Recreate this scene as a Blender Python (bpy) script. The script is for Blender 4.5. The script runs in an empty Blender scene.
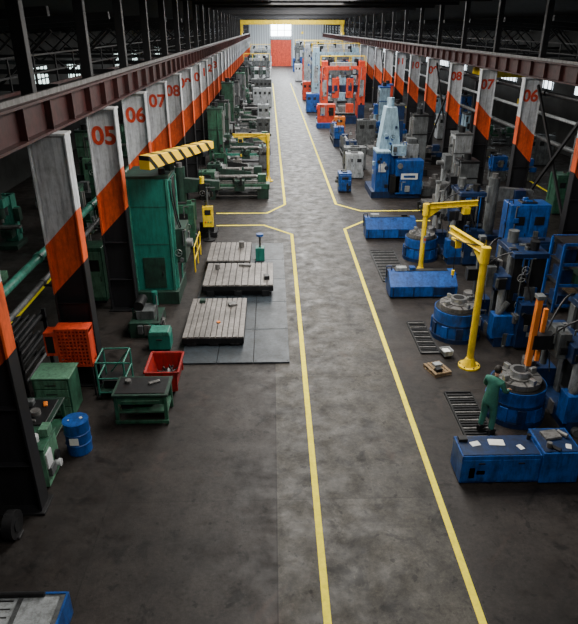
import bpy, bmesh, math, random
from mathutils import Vector, Matrix
random.seed(4)
R=math.radians
# ------------------------------------------------------------------ materials
def newmat(name):
    m=bpy.data.materials.new(name); m.use_nodes=True
    nt=m.node_tree; nt.nodes.clear()
    o=nt.nodes.new('ShaderNodeOutputMaterial'); b=nt.nodes.new('ShaderNodeBsdfPrincipled')
    nt.links.new(b.outputs[0],o.inputs[0]); return m,nt,b
def paint(name,col,rough=.45,metal=0.,dirt=.55,scale=2.5,grime=.55):
    m,nt,b=newmat(name); N=nt.nodes; L=nt.links
    tc=N.new('ShaderNodeTexCoord'); no=N.new('ShaderNodeTexNoise'); no.inputs['Scale'].default_value=scale
    no.inputs['Detail'].default_value=6; no.inputs['Roughness'].default_value=.65
    L.new(tc.outputs['Object'],no.inputs['Vector'])
    cr=N.new('ShaderNodeValToRGB'); cr.color_ramp.elements[0].position=.35; cr.color_ramp.elements[1].position=.62
    d=1-dirt
    cr.color_ramp.elements[0].color=(col[0]*d,col[1]*d,col[2]*d,1); cr.color_ramp.elements[1].color=(*col,1)
    L.new(no.outputs['Fac'],cr.inputs[0])
    # streaky grime running down the faces
    mp=N.new('ShaderNodeMapping'); mp.inputs['Scale'].default_value=(9,9,1.6); L.new(tc.outputs['Object'],mp.inputs[0])
    n2=N.new('ShaderNodeTexNoise'); n2.inputs['Scale'].default_value=1.; n2.inputs['Detail'].default_value=8; n2.inputs['Roughness'].default_value=.75
    L.new(mp.outputs[0],n2.inputs['Vector'])
    c2=N.new('ShaderNodeValToRGB'); c2.color_ramp.elements[0].position=.36; c2.color_ramp.elements[1].position=.56
    g=1-grime; c2.color_ramp.elements[0].color=(g,g,g*.95,1); c2.color_ramp.elements[1].color=(1,1,1,1)
    L.new(n2.outputs['Fac'],c2.inputs[0])
    mx=N.new('ShaderNodeMix'); mx.data_type='RGBA'; mx.blend_type='MULTIPLY'; mx.inputs[0].default_value=1
    L.new(cr.outputs[0],mx.inputs[6]); L.new(c2.outputs[0],mx.inputs[7]); L.new(mx.outputs[2],b.inputs['Base Color'])
    mr=N.new('ShaderNodeMapRange'); mr.inputs['To Min'].default_value=min(1,rough+.2); mr.inputs['To Max'].default_value=max(.1,rough-.1)
    L.new(no.outputs['Fac'],mr.inputs[0]); L.new(mr.outputs[0],b.inputs['Roughness'])
    b.inputs['Metallic'].default_value=metal
    return m
def emit(name,col,s):
    m,nt,b=newmat(name); b.inputs['Base Color'].default_value=(.6,.65,.7,1)
    b.inputs['Emission Color'].default_value=(*col,1); b.inputs['Emission Strength'].default_value=s
    return m
TEAL=paint('teal_paint',(.010,.175,.135),.4,0,.3,1.2,.35)
TEALL=paint('teal_light_paint',(.04,.23,.17),.4,0,.4)
GREEN=paint('machine_green',(.032,.125,.072),.45)
GREEND=paint('machine_dark_green',(.013,.05,.033),.5)
GREENL=paint('pale_green',(.11,.27,.17),.5,0,.4)
BLUE=paint('machine_blue',(.008,.085,.36),.38,0,.5)
BLUED=paint('deep_blue',(.005,.026,.095),.4)
BLUEL=paint('pale_blue',(.32,.48,.60),.4,0,.3)
YEL=paint('yellow_paint',(.90,.62,.008),.4,0,.2,2.5,.3)
ORG=paint('orange_paint',(.85,.22,.02),.45,0,.3,2.5,.3)
RED=paint('red_orange_paint',(.74,.065,.02),.45,0,.35,2.5,.45)
REDD=paint('red_bin_paint',(.40,.013,.009),.5,0,.45)
BLK=paint('black_steel',(.007,.007,.009),.5)
DARK=paint('dark_steel',(.015,.016,.018),.45,.3)
STEEL=paint('worn_steel',(.24,.235,.23),.42,.5,.4,3)
STEELL=paint('machined_steel',(.5,.51,.52),.3,.8,.35,3,.3)
TBL=paint('table_top_steel',(.27,.25,.235),.5,.3,.5,1.2,.45)
GRAY=paint('grey_paint',(.11,.12,.125),.5)
LGRAY=paint('light_grey_paint',(.34,.365,.38),.5,0,.35)
WHITE=paint('white_paint',(.62,.64,.66),.5,0,.2,2.5,.3)
MAR=paint('maroon_girder_paint',(.05,.009,.008),.5,0,.5)
PLATE=paint('floor_plate_bluegrey',(.032,.044,.056),.45,.2,.5,1.5)
WOOD=paint('pallet_wood',(.25,.17,.09),.8,0,.4,8)
LINE=paint('yellow_floor_marking',(.98,.82,.01),.7,0,.12,5,.16)
SKIN=paint('skin',(.50,.27,.18),.5,0,.1,2.5,0)
HAIR=paint('dark_hair',(.02,.014,.01),.7)
CLOTH=paint('green_coverall_cloth',(.03,.16,.115),.9,0,.35,9,.15)
PAPER=paint('paper',(.75,.76,.74),.8,0,.05,2.5,.1)
WINL=emit('grimy_daylit_glass',(.70,.90,.86),3.0)
WINM=emit('daylit_glass',(.80,.92,1.0),4.0)
WINF=emit('daylit_glass_gable',(.88,.95,1.0),14.0)
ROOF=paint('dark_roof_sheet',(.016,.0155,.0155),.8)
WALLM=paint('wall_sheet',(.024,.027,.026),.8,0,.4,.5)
def wallfar():
    m,nt,b=newmat('gable_wall_sheet'); N=nt.nodes;L=nt.links
    tc=N.new('ShaderNodeTexCoord'); w=N.new('ShaderNodeTexWave'); w.inputs['Scale'].default_value=.5; w.inputs['Distortion'].default_value=.4
    L.new(tc.outputs['Object'],w.inputs[0]); cr=N.new('ShaderNodeValToRGB')
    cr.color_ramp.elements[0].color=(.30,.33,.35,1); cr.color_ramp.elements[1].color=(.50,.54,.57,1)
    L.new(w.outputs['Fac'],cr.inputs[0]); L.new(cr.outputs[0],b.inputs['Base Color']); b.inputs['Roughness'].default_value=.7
    return m
WALLF=wallfar()
def colmat(name,side):
    m,nt,b=newmat(name); N=nt.nodes;L=nt.links
    tc=N.new('ShaderNodeTexCoord'); sp=N.new('ShaderNodeSeparateXYZ'); L.new(tc.outputs['Object'],sp.inputs[0])
    ma=N.new('ShaderNodeMath'); ma.operation='MULTIPLY_ADD'; ma.inputs[1].default_value=-1.0*side
    L.new(sp.outputs[0],ma.inputs[0]); L.new(sp.outputs[2],ma.inputs[2])
    dv=N.new('ShaderNodeMath'); dv.operation='DIVIDE'; dv.inputs[1].default_value=10; L.new(ma.outputs[0],dv.inputs[0])
    cr=N.new('ShaderNodeValToRGB'); cr.color_ramp.interpolation='CONSTANT'; e=cr.color_ramp.elements
    e[0].position=0; e[0].color=(.009,.009,.012,1); e[1].position=.335; e[1].color=(.80,.105,.018,1)
    x=e.new(.475); x.color=(.62,.645,.68,1)
    L.new(dv.outputs[0],cr.inputs[0])
    def nz(sc,loc,lo,hi,a):
        mp=N.new('ShaderNodeMapping'); mp.inputs['Scale'].default_value=sc; L.new(tc.outputs['Object'],mp.inputs[0])
        no=N.new('ShaderNodeTexNoise'); no.inputs['Scale'].default_value=1; no.inputs['Detail'].default_value=8; no.inputs['Roughness'].default_value=.72
        L.new(mp.outputs[0],no.inputs['Vector'])
        mr=N.new('ShaderNodeMapRange'); mr.inputs['From Min'].default_value=lo; mr.inputs['From Max'].default_value=hi; mr.inputs['To Min'].default_value=a; mr.inputs['To Max'].default_value=1
        L.new(no.outputs['Fac'],mr.inputs[0]); return mr.outputs[0]
    u=N.new('ShaderNodeMath'); u.operation='MULTIPLY'; L.new(nz((1.5,1.5,1.5),0,.3,.58,.55),u.inputs[0]); L.new(nz((8,8,.8),0,.36,.55,.5),u.inputs[1])
    mx=N.new('ShaderNodeVectorMath'); mx.operation='SCALE'; L.new(cr.outputs[0],mx.inputs[0]); L.new(u.outputs[0],mx.inputs['Scale'])
    L.new(mx.outputs[0],b.inputs['Base Color']); b.inputs['Roughness'].default_value=.55
    return m
COLL=colmat('column_paint_l',1); COLR=colmat('column_paint_r',-1)
def hazard():
    m,nt,b=newmat('hazard_stripes'); N=nt.nodes;L=nt.links
    tc=N.new('ShaderNodeTexCoord'); sp=N.new('ShaderNodeSeparateXYZ'); L.new(tc.outputs['Object'],sp.inputs[0])
    a=N.new('ShaderNodeMath'); a.operation='ADD'; L.new(sp.outputs[0],a.inputs[0]); L.new(sp.outputs[2],a.inputs[1])
    c=N.new('ShaderNodeMath'); c.operation='MULTIPLY'; c.inputs[1].default_value=1.7; L.new(a.outputs[0],c.inputs[0])
    f=N.new('ShaderNodeMath'); f.operation='FRACT'; L.new(c.outputs[0],f.inputs[0])
    cr=N.new('ShaderNodeValToRGB'); cr.color_ramp.interpolation='CONSTANT'; cr.color_ramp.elements[0].color=(.88,.55,.01,1)
    cr.color_ramp.elements[1].position=.66; cr.color_ramp.elements[1].color=(.012,.012,.012,1)
    L.new(f.outputs[0],cr.inputs[0]); L.new(cr.outputs[0],b.inputs['Base Color']); b.inputs['Roughness'].default_value=.45
    return m
HAZ=hazard()
def floormat():
    m,nt,b=newmat('stained_concrete'); N=nt.nodes;L=nt.links
    tc=N.new('ShaderNodeTexCoord'); sp=N.new('ShaderNodeSeparateXYZ'); L.new(tc.outputs['Object'],sp.inputs[0])
    def noise(s,d=6,r=.6,off=0,dist=0):
        n=N.new('ShaderNodeTexNoise'); n.inputs['Scale'].default_value=s; n.inputs['Detail'].default_value=d; n.inputs['Roughness'].default_value=r; n.inputs['Distortion'].default_value=dist
        mp=N.new('ShaderNodeMapping'); mp.inputs['Location'].default_value=(off,off*1.7,0); L.new(tc.outputs['Object'],mp.inputs[0]); L.new(mp.outputs[0],n.inputs['Vector']); return n.outputs['Fac']
    def ramp(src,p0,c0,p1,c1):
        c=N.new('ShaderNodeValToRGB'); c.color_ramp.elements[0].position=p0; c.color_ramp.elements[0].color=(*c0,1)
        c.color_ramp.elements[1].position=p1; c.color_ramp.elements[1].color=(*c1,1); L.new(src,c.inputs[0]); return c.outputs[0]
    def mix(fac,a,c,mode='MIX'):
        x=N.new('ShaderNodeMix'); x.data_type='RGBA'; x.blend_type=mode
        if isinstance(fac,float): x.inputs[0].default_value=fac
        else: L.new(fac,x.inputs[0])
        L.new(a,x.inputs[6])
        if isinstance(c,tuple): x.inputs[7].default_value=(*c,1)
        else: L.new(c,x.inputs[7])
        return x.outputs[2]
    def math_(op,a,v):
        x=N.new('ShaderNodeMath'); x.operation=op
        L.new(a,x.inputs[0])
        if isinstance(v,(int,float)): x.inputs[1].default_value=v
        else: L.new(v,x.inputs[1])
        return x.outputs[0]
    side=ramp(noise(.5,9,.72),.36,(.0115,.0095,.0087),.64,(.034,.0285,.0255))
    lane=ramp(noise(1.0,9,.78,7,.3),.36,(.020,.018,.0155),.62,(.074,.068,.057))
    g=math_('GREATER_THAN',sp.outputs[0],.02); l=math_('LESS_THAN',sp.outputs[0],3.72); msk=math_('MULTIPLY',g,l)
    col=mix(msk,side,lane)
    fine=ramp(noise(9,8,.85),.38,(.55,.55,.55),.60,(1.15,1.15,1.15))
    col=mix(1.0,col,fine,'MULTIPLY')
    sp2=ramp(noise(22,3,.7),.60,(1,1,1),.70,(1.6,1.5,1.35))
    col=mix(1.0,col,sp2,'MULTIPLY')
    st=ramp(noise(1.1,8,.7,3,.6),.56,(1,1,1),.63,(.34,.34,.35))
    col=mix(1.0,col,st,'MULTIPLY')
    spots=ramp(noise(4.5,3,.5,21),.64,(1,1,1),.68,(.4,.4,.4))
    col=mix(1.0,col,spots,'MULTIPLY')
    rust=ramp(noise(.55,6,.7,13,.6),.60,(0,0,0),.74,(.55,.55,.55))
    col=mix(rust,col,(.065,.038,.030))
    br=N.new('ShaderNodeTexBrick'); br.offset=0; br.inputs['Scale'].default_value=1; br.inputs['Brick Width'].default_value=3.7
    br.inputs['Row Height'].default_value=5.2; br.inputs['Mortar Size'].default_value=.012; br.inputs['Color1'].default_value=(1,1,1,1); br.inputs['Color2'].default_value=(.84,.84,.84,1); br.inputs['Mortar'].default_value=(.55,.55,.55,1)
    L.new(tc.outputs['Object'],br.inputs['Vector'])
    col=mix(1.0,col,br.outputs['Color'],'MULTIPLY')
    L.new(col,b.inputs['Base Color']); b.inputs['Specular IOR Level'].default_value=.28
    rr=N.new('ShaderNodeMapRange'); rr.inputs['From Min'].default_value=.3; rr.inputs['From Max'].default_value=.7; rr.inputs['To Min'].default_value=.36; rr.inputs['To Max'].default_value=.75
    L.new(noise(1.8,8,.7,5),rr.inputs[0]); L.new(rr.outputs[0],b.inputs['Roughness'])
    bp=N.new('ShaderNodeBump'); bp.inputs['Strength'].default_value=.25; bp.inputs['Distance'].default_value=.02
    L.new(noise(9,8,.8),bp.inputs['Height']); L.new(bp.outputs[0],b.inputs['Normal'])
    return m
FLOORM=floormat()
# ------------------------------------------------------------------ mesh builder
class B:
    def __init__(s,name,loc=(0,0,0),rz=0,bevel=.015):
        s.name=name;s.loc=loc;s.rz=rz;s.bv=bevel;s.v=[];s.f=[];s.m=[];s.sm=[];s.mats=[];s.k=1.
    def add(s,vs,fs,mat,smooth=False):
        if mat not in s.mats: s.mats.append(mat)
        i=s.mats.index(mat); o=len(s.v); s.v+= [tuple(v) for v in vs]
        for f in fs: s.f.append([o+k for k in f]); s.m.append(i); s.sm.append(smooth)
    def box(s,mat,cx,cy,z0,sx,sy,sz,rz=0):
        c,n=math.cos(R(rz)),math.sin(R(rz)); vs=[]
        for z in (z0,z0+sz):
            for a,b in ((-1,-1),(1,-1),(1,1),(-1,1)):
                x,y=a*sx/2,b*sy/2; vs.append((cx+x*c-y*n,cy+x*n+y*c,z))
        s.add(vs,[(3,2,1,0),(4,5,6,7),(0,1,5,4),(1,2,6,5),(2,3,7,6),(3,0,4,7)],mat)
    def cyl(s,mat,p0,p1,r0,r1=None,n=18,smooth=True):
        r1=r0 if r1 is None else r1; p0=Vector(p0);p1=Vector(p1); d=(p1-p0).normalized()
        a=d.orthogonal().normalized(); b=d.cross(a); vs=[]
        for p,r in ((p0,r0),(p1,r1)):
            for k in range(n):
                t=2*math.pi*k/n; vs.append(p+(a*math.cos(t)+b*math.sin(t))*r)
        s.add(vs,[(k,(k+1)%n,n+(k+1)%n,n+k) for k in range(n)],mat,smooth)
        s.add(vs,[tuple(range(n))[::-1],tuple(range(n,2*n))],mat)
    def tube(s,mat,pts,r,n=7):
        for a,c in zip(pts,pts[1:]): s.cyl(mat,a,c,r,n=n)
    def hose(s,mat,p0,p1,sag,r=.02,k=7):
        p0=Vector(p0);p1=Vector(p1)
        s.tube(mat,[p0.lerp(p1,i/k)-Vector((0,0,sag*4*(i/k)*(1-i/k))) for i in range(k+1)],r,6)
    def wheel(s,mat,c,axis,r,n=16):
        c=Vector(c);d=Vector(axis).normalized();a=d.orthogonal().normalized();b=d.cross(a)
        P=[c+(a*math.cos(2*math.pi*i/n)+b*math.sin(2*math.pi*i/n))*r for i in range(n+1)]
        s.tube(mat,P,r*.1,5)
        for i in range(3): s.cyl(mat,c,P[i*n//3],r*.07,n=5)
        s.cyl(mat,c-d*.06,c+d*.03,r*.18,n=8)
    def beam(s,mat,p0,p1,w,h):
        p0=Vector(p0);p1=Vector(p1); d=(p1-p0).normalized(); up=Vector((0,0,1))
        if abs(d.z)>.95: up=Vector((0,1,0))
        a=d.cross(up).normalized(); b=a.cross(d); vs=[]
        for p in (p0,p1):
            for i,j in ((-1,-1),(1,-1),(1,1),(-1,1)): vs.append(p+a*i*w/2+b*j*h/2)
        s.add(vs,[(3,2,1,0),(4,5,6,7),(0,1,5,4),(1,2,6,5),(2,3,7,6),(3,0,4,7)],mat)
    def prism(s,mat,poly,a,b,axis='y'):
        n=len(poly); vs=[]
        for t in (a,b):
            for p,q in poly: vs.append((p,t,q) if axis=='y' else ((t,p,q) if axis=='x' else (p,q,t)))
        s.add(vs,[tuple(range(n))[::-1],tuple(range(n,2*n))]+[(k,(k+1)%n,n+(k+1)%n,n+k) for k in range(n)],mat)
    def greeble(s,cx,cy,z0,w,d,h,mats,n=10):
        """small fittings bolted to the faces of a machine body: covers, valves, pipes, boxes, handwheels"""
        for i in range(n):
            f=random.choice('ffffllrrt'); m=random.choice(mats); t=random.uniform(.03,.12); a=random.uniform(.1,.35); c=random.uniform(.1,.45)
            zz=z0+random.uniform(.05,max(.06,h-c-.05)); kind=random.choice('bbbcwp')
            if f=='f':
                x=cx+random.uniform(-.38,.38)*w; y=cy-d/2
                if kind=='b': s.box(m,x,y-t/2,zz,a,t,c)
                elif kind=='c': s.cyl(m,(x,y-t*1.6,zz),(x,y,zz),a*.4,n=12)
                elif kind=='w': s.wheel(random.choice([BLK,STEELL]),(x,y-.09,zz+.1),(0,-1,0),.13,12)
                else: s.tube(m,[(x,y-.04,zz),(x,y-.04,z0+h-.05),(x+a*.6,y-.04,z0+h-.05),(x+a*.6,y+.05,z0+h-.05)],.025)
            elif f in 'lr':
                sg=-1 if f=='l' else 1; x=cx+sg*w/2; y=cy+random.uniform(-.35,.35)*d
                if kind in 'bw': s.box(m,x+sg*t/2,y,zz,t,a,c)
                elif kind=='c': s.cyl(m,(x+sg*t*1.6,y,zz),(x,y,zz),a*.4,n=12)
                else: s.tube(m,[(x+sg*.04,y,zz),(x+sg*.04,y,z0+h+.15),(x-sg*.15,y,z0+h+.15),(x-sg*.15,y,z0+h-.02)],.025)
            else:
                x=cx+random.uniform(-.3,.3)*w; y=cy+random.uniform(-.3,.3)*d
                if kind in 'bw': s.box(m,x,y,z0+h-.01,a,c*.7,t*2)
                else: s.cyl(m,(x,y,z0+h-.01),(x,y,z0+h+c*.7),a*.35,n=12)
    def mesh(s):
        me=bpy.data.meshes.new(s.name); me.from_pydata(s.v,[],s.f)
        for m in s.mats: me.materials.append(m)
        for p,i,q in zip(me.polygons,s.m,s.sm): p.material_index=i; p.use_smooth=q
        bm=bmesh.new(); bm.from_mesh(me); bmesh.ops.recalc_face_normals(bm,faces=bm.faces); bm.to_mesh(me); bm.free()
        return me
    def done(s,parent=None):
        return place(s.name,s.mesh(),s.loc,s.rz,s.bv,parent)
def place(name,me,loc,rz=0,bv=.015,parent=None):
    o=bpy.data.objects.new(name,me); bpy.context.collection.objects.link(o)
    o.location=loc; o.rotation_euler[2]=R(rz)
    if bv:
        b=o.modifiers.new('bevel','BEVEL'); b.width=bv; b.segments=1; b.limit_method='ANGLE'; b.angle_limit=R(50)
    if parent: o.parent=parent
    return o
# ------------------------------------------------------------------ shell
XL,XR=-17.,24.; Y0,Y1=-4.,175.
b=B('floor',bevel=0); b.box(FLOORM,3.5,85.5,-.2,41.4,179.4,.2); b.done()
b=B('ceiling',bevel=0)
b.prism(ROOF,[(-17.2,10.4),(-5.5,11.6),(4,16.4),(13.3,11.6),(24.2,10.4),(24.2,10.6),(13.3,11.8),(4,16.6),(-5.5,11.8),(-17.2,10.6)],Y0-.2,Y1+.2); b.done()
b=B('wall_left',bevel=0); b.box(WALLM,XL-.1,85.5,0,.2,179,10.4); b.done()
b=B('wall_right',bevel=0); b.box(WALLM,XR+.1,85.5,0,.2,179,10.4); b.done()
gp=[(-17,0),(24,0),(24,10.4),(13.3,11.6),(4,16.4),(-5.5,11.6),(-17,10.4)]
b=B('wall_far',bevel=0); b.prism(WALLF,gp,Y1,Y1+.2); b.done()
b=B('wall_near',bevel=0); b.prism(WALLM,gp,Y0-.2,Y0); b.done()
b=B('door_1',(2.6,Y1-.1,0)); b.box(RED,0,0,0,5.4,.12,6.4)
for k in range(5): b.box(REDD,-2.16+k*1.08,-.07,.1,.06,.04,6.2)
b.box(LGRAY,-2.8,-.02,0,.2,.2,6.6); b.box(LGRAY,2.8,-.02,0,.2,.2,6.6); b.box(LGRAY,0,-.02,6.4,5.8,.2,.2); b.done()
b=B('window_1',(2.6,Y1-.1,7.2)); b.box(WINF,0,0,0,5.4,.08,7.2)
for k in range(4): b.box(GRAY,-2.7+k*1.8,-.06,0,.12,.08,7.2)
for k in range(6): b.box(GRAY,0,-.06,k*1.44,5.4,.08,.12)
b.done()
def winmesh(mat,h,w):
    b=B('window_2'); b.box(mat,0,0,0,.06,w,h)
    nw=int(w/.8); nh=max(2,int(h/.8))
    for k in range(nw+1): b.box(DARK,.05,-w/2+k*w/nw,0,.08,.09,h)
    for k in range(nh+1): b.box(DARK,.05,0,k*h/nh-.04,.08,w+.1,.09)
    return b.mesh()
wl=winmesh(WINL,1.7,3.2); wr=winmesh(WINM,1.8,4.2); n=2
for k in range(20):
    y=6+k*8.4
    if k%3!=1: place('window_%d'%n,wl,(XL+.06,y,5.2),0,0); n+=1
    if k%5!=3: place('window_%d'%n,wr,(XR-.06,y,4.6),180,0); n+=1
# roof trusses
b=B('roof_trusses',bevel=0)
y=12.
while y<170:
    b.beam(BLK,(-5.3,y,11.0),(13.1,y,11.0),.2,.25)
    b.beam(BLK,(-5.3,y,11.3),(4,y,16.1),.2,.25); b.beam(BLK,(13.1,y,11.3),(4,y,16.1),.2,.25)
    for k in range(1,8):
        xx=-5.3+k*2.3; zt=11.3+4.8*(1-abs(xx-4)/9.3)
        b.beam(BLK,(xx,y,11.0),(xx,y,zt),.1,.1)
        x2=xx-2.3 if xx<4 else xx+2.3
        b.beam(BLK,(x2,y,11.0),(xx,y,zt),.08,.08)
    b.beam(BLK,(-16.8,y,9.2),(-6.2,y,9.9),.2,.25); b.beam(BLK,(23.8,y,9.2),(14,y,9.9),.2,.25)
    for x0,x1 in ((-16.8,-6.2),(14,23.8)):
        b.beam(BLK,(x0,y,7.9),(x1,y,7.9),.14,.18)
        for i in range(6):
            xa=x0+(x1-x0)*i/6; xb=x0+(x1-x0)*(i+1)/6; b.beam(BLK,(xa,y,7.9 if i%2 else 9.4),(xb,y,9.4 if i%2 else 7.9),.08,.08)
    y+=7
b.done()
# ------------------------------------------------------------------ columns
def colmesh(mat,side):
    b=B('numbered_steel_column')
    b.box(mat,0,0,0,.86,.05,7.15)
    b.box(mat,.45,0,0,.05,.42,7.15); b.box(mat,-.45,0,0,.05,.42,7.15)
    b.box(BLK,0,0,0,1.1,.6,.06)
    for z in (1.2,2.6): b.box(mat,0,0,z,.88,.34,.03)
    b.box(WHITE,0,0,7.1,1.0,.5,.06)
    b.box(BLK,-.28*side,0,7.16,.3,.26,4.1)
    return b.mesh()
cml=colmesh(COLL,1); cmr=colmesh(COLR,-1)
def column(x,y,me,num):
    o=place('numbered_steel_column',me,(x,y,0),0,.008)
    if num:
        c=bpy.data.curves.new('number_marking','FONT'); c.body='%02d'%num; c.size=.80; c.align_x='CENTER'; c.extrude=.004; c.offset=.024
        c.materials.append(RED); t=bpy.data.objects.new('number_marking',c); bpy.context.collection.objects.link(t)
        t.parent=o; t.location=(0,-.035,6.0); t.rotation_euler=(R(90),0,0)
k=0; y=5.2
lys=[]
while y<172:
    num={3:5,4:6,5:7,6:8,7:9,8:10,9:11,10:12,11:13}.get(k,0)
    lys.append(y); column(-5.52,y,cml,num); y+=5.15; k+=1
k=0; y=12.0
rys=[]
while y<172:
    rys.append(y); column(13.4,y,cmr,3+k if k<9 else 0); y+=6.95; k+=1
def girder(name,x,s):
    b=B(name,(x,85,0),bevel=0); L=176
    b.box(MAR,0,0,7.18,.46,L,.06); b.box(MAR,0,0,7.2,.05,L,.75); b.box(MAR,0,0,7.93,.46,L,.06)
    b.box(STEEL,0,0,7.99,.08,L,.12)
    yy=-87
    while yy<88: b.box(MAR,0,yy,7.22,.38,.04,.72); yy+=1.75
    b.done()
    b=B('crane_walkway',(x-s*1.25,85,0),bevel=0)
    b.box(BLK,0,0,7.7,.8,L,.06); b.box(MAR,-s*.42,0,7.55,.06,L,.3)
    for z in (8.2,8.7): b.box(DARK,-s*.42,0,z,.05,L,.05)
    for i,z in enumerate((7.45,7.2,6.95)): b.cyl(BLK,(s*(.3-.1*i),-88,z),(s*(.3-.1*i),88,z),.035,n=6)
    yy=-87
    while yy<88:
        b.box(DARK,-s*.42,yy,7.7,.05,.05,1.05)
        b.beam(MAR,(s*.95,yy,7.3),(-s*.4,yy+1,7.6),.06,.06); yy+=2
    b.done()
girder('crane_runway_girder',-5.52,1); girder('crane_runway_girder',13.4,-1)
def pipe(name,x,z,r,mat,y0,y1,ys):
    b=B(name,bevel=0); b.cyl(mat,(x,y0,z),(x,y1,z),r,n=12)
    for yy in ys:
        if y0<yy<y1: b.beam(BLK,(x,yy,z-.1),(x+(.3 if x<0 else -.3),yy,z-.1),.06,.06); b.cyl(mat,(x,yy-.08,z),(x,yy+.08,z),r*1.3,n=12)
    b.done()
pipe('overhead_service_pipe',-6.3,3.9,.11,TEALL,0,160,lys); pipe('overhead_service_pipe',-6.3,3.2,.07,GRAY,0,160,lys)
pipe('overhead_service_pipe',14.15,4.2,.11,GRAY,10,165,rys); pipe('overhead_service_pipe',14.15,5.4,.08,LGRAY,10,165,rys); pipe('overhead_service_pipe',14.2,6.4,.12,DARK,10,165,rys)
b=B('column_cross_bracing',bevel=0)
for i in (1,2,5,9,13):
    if i+1<len(rys):
        a,c=rys[i],rys[i+1]
        b.beam(BLK,(13.6,a+.3,.2),(13.6,c-.3,6.8),.1,.14); b.beam(BLK,(13.47,a+.3,6.8),(13.47,c-.3,.2),.1,.14)
b.done()
# ------------------------------------------------------------------ floor markings
def stripe(pts,w=.14):
    b=B('floor_marking_line',bevel=0)
    P=[Vector((p[0],p[1],0)) for p in pts]
    L=[];Rr=[]
    for i,p in enumerate(P):
        d=Vector((0,0,0))
        if i>0: d+=(p-P[i-1]).normalized()
        if i<len(P)-1: d+=(P[i+1]-p).normalized()
        d.normalize(); nrm=Vector((-d.y,d.x,0))
        k=1
        if 0<i<len(P)-1: k=1/max(.5,nrm.dot(Vector((-(P[i+1]-p).normalized().y,(P[i+1]-p).normalized().x,0))))
        L.append(p+nrm*w/2*k); Rr.append(p-nrm*w/2*k)
    for i in range(len(P)-1):
        v=[Rr[i],Rr[i+1],L[i+1],L[i]]
        vs=[(q.x,q.y,.001) for q in v]+[(q.x,q.y,.006) for q in v]
        b.add(vs,[(3,2,1,0),(4,5,6,7),(0,1,5,4),(1,2,6,5),(2,3,7,6),(3,0,4,7)],LINE)
    b.done()
stripe([(.86,0),(.93,29.4),(-.5,31.0),(-3.0,31.0)])
stripe([(3.58,0),(3.70,30.2),(4.9,31.6),(8.5,31.6)])
stripe([(-3.2,33.3),(-.35,33.3),(.70,35.1),(.2,120)])
stripe([(8.5,33.6),(5.0,33.6),(3.72,35.1),(3.5,120)])
stripe([(-9.3,2),(-9.3,120)]); stripe([(17.5,12),(17.5,120)])
# ------------------------------------------------------------------ machine generators
def plate(name,x0,x1,y0,y1,z,n):
    cx,cy=(x0+x1)/2,(y0+y1)/2
    b=B(name,(cx,cy,.07),bevel=.004); w,d=(x1-x0)/2,(y1-y0)/2; zt=z-.07
    b.box(BLK,0,0,0,2*w-.3,2*d-.3,zt-.25); b.box(DARK,0,0,zt-.26,2*w,2*d,.2)
    ww=2*w/n
    for k in range(n): b.box(TBL,-w+ww*(k+.5),0,zt-.06,ww*.86,2*d,.06)
    for k in range(3): b.box(DARK,-w+.3+k*(2*w-.6)/2,-d+.12,0,.3,.25,zt-.25)
    return b
b=B('steel_platform_plates',bevel=.004)
for i in range(3):
    for j in range(5):
        b.box(PLATE,-2.95+.57+i*1.14,16.4+1.15+j*2.3,0,1.12,2.27,.06)
        for u in (-.5,.5):
            for v in (-1.05,1.05): b.cyl(BLK,(-2.38+i*1.14+u,17.55+j*2.3+v,.06),(-2.38+i*1.14+u,17.55+j*2.3+v,.065),.03,n=8)
b.done()
b=plate('slotted_clamping_table',-3.0,-1.0,17.5,20.6,.40,11)
b.box(STEEL,.5,.9,.33,.3,.25,.1,20); b.box(GREEND,-.6,1.2,.33,.2,.2,.12); b.box(ORG,.1,-.5,.33,.12,.1,.05,30); b.done()
b=plate('slotted_clamping_table',-2.75,-.02,21.5,23.9,.55,11); b.box(DARK,1.1,-.6,.48,.2,.25,.16,10); b.box(STEEL,.2,.8,.48,.5,.15,.1,-10); b.cyl(STEEL,(-.9,.5,.48),(-.9,.5,.7),.1); b.done()
b=plate('slotted_clamping_table',-2.85,-1.0,24.2,26.6,.55,8); b.cyl(STEEL,(.5,.5,.48),(.5,.5,.75),.12); b.done()
b=B('clamping_bolt_stand',(-.6,25.6,.066)); b.box(TEAL,0,0,0,.4,.4,.6); b.cyl(STEEL,(0,0,.6),(0,0,1.1),.05); b.cyl(BLUE,(0,0,1.1),(0,0,1.2),.16); b.done()
b=B('horizontal_boring_mill',(-4.42,22.05,0))
b.box(GREEND,.05,0,0,1.6,2.1,.5)
b.box(TEAL,0,0,.5,1.5,1.7,4.2)
b.box(TEALL,-.7,-.87,.5,.09,.05,4.2); b.box(TEALL,.7,-.87,.5,.09,.05,4.2)
b.box(GREEND,0,0,4.7,1.55,1.75,.1)
b.box(TEALL,.79,-.55,.5,.07,.16,4.1); b.box(TEALL,.79,.45,.5,.07,.2,4.1); b.box(DARK,.77,0,.5,.05,.6,4.1)
b.box(GREEND,.98,0,1.5,.36,1.2,1.3); b.cyl(STEELL,(1.1,0,2.1),(1.35,0,2.1),.16)
b.cyl(DARK,(.5,-.5,4.8),(.5,-.5,5.0),.12); b.greeble(.98,0,1.5,.36,1.2,1.3,[GREEND,DARK,GRAY,BLK],8)
for z in (2.3,3.7): b.box(GREEND,0,-.862,z,1.3,.012,.015)
b.box(GREEND,0,-.865,.6,.8,.03,1.2); b.box(BLK,.3,-.89,1.1,.03,.03,.15)
b.hose(BLK,(.8,-.6,4.6),(1.0,-.3,2.8),.3,.03); b.hose(BLK,(.75,-.7,4.6),(1.0,-.45,2.8),.4,.025)
b.done()
b=B('striped_crane_boom',(-3.25,21.6,5.5),66)
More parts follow.
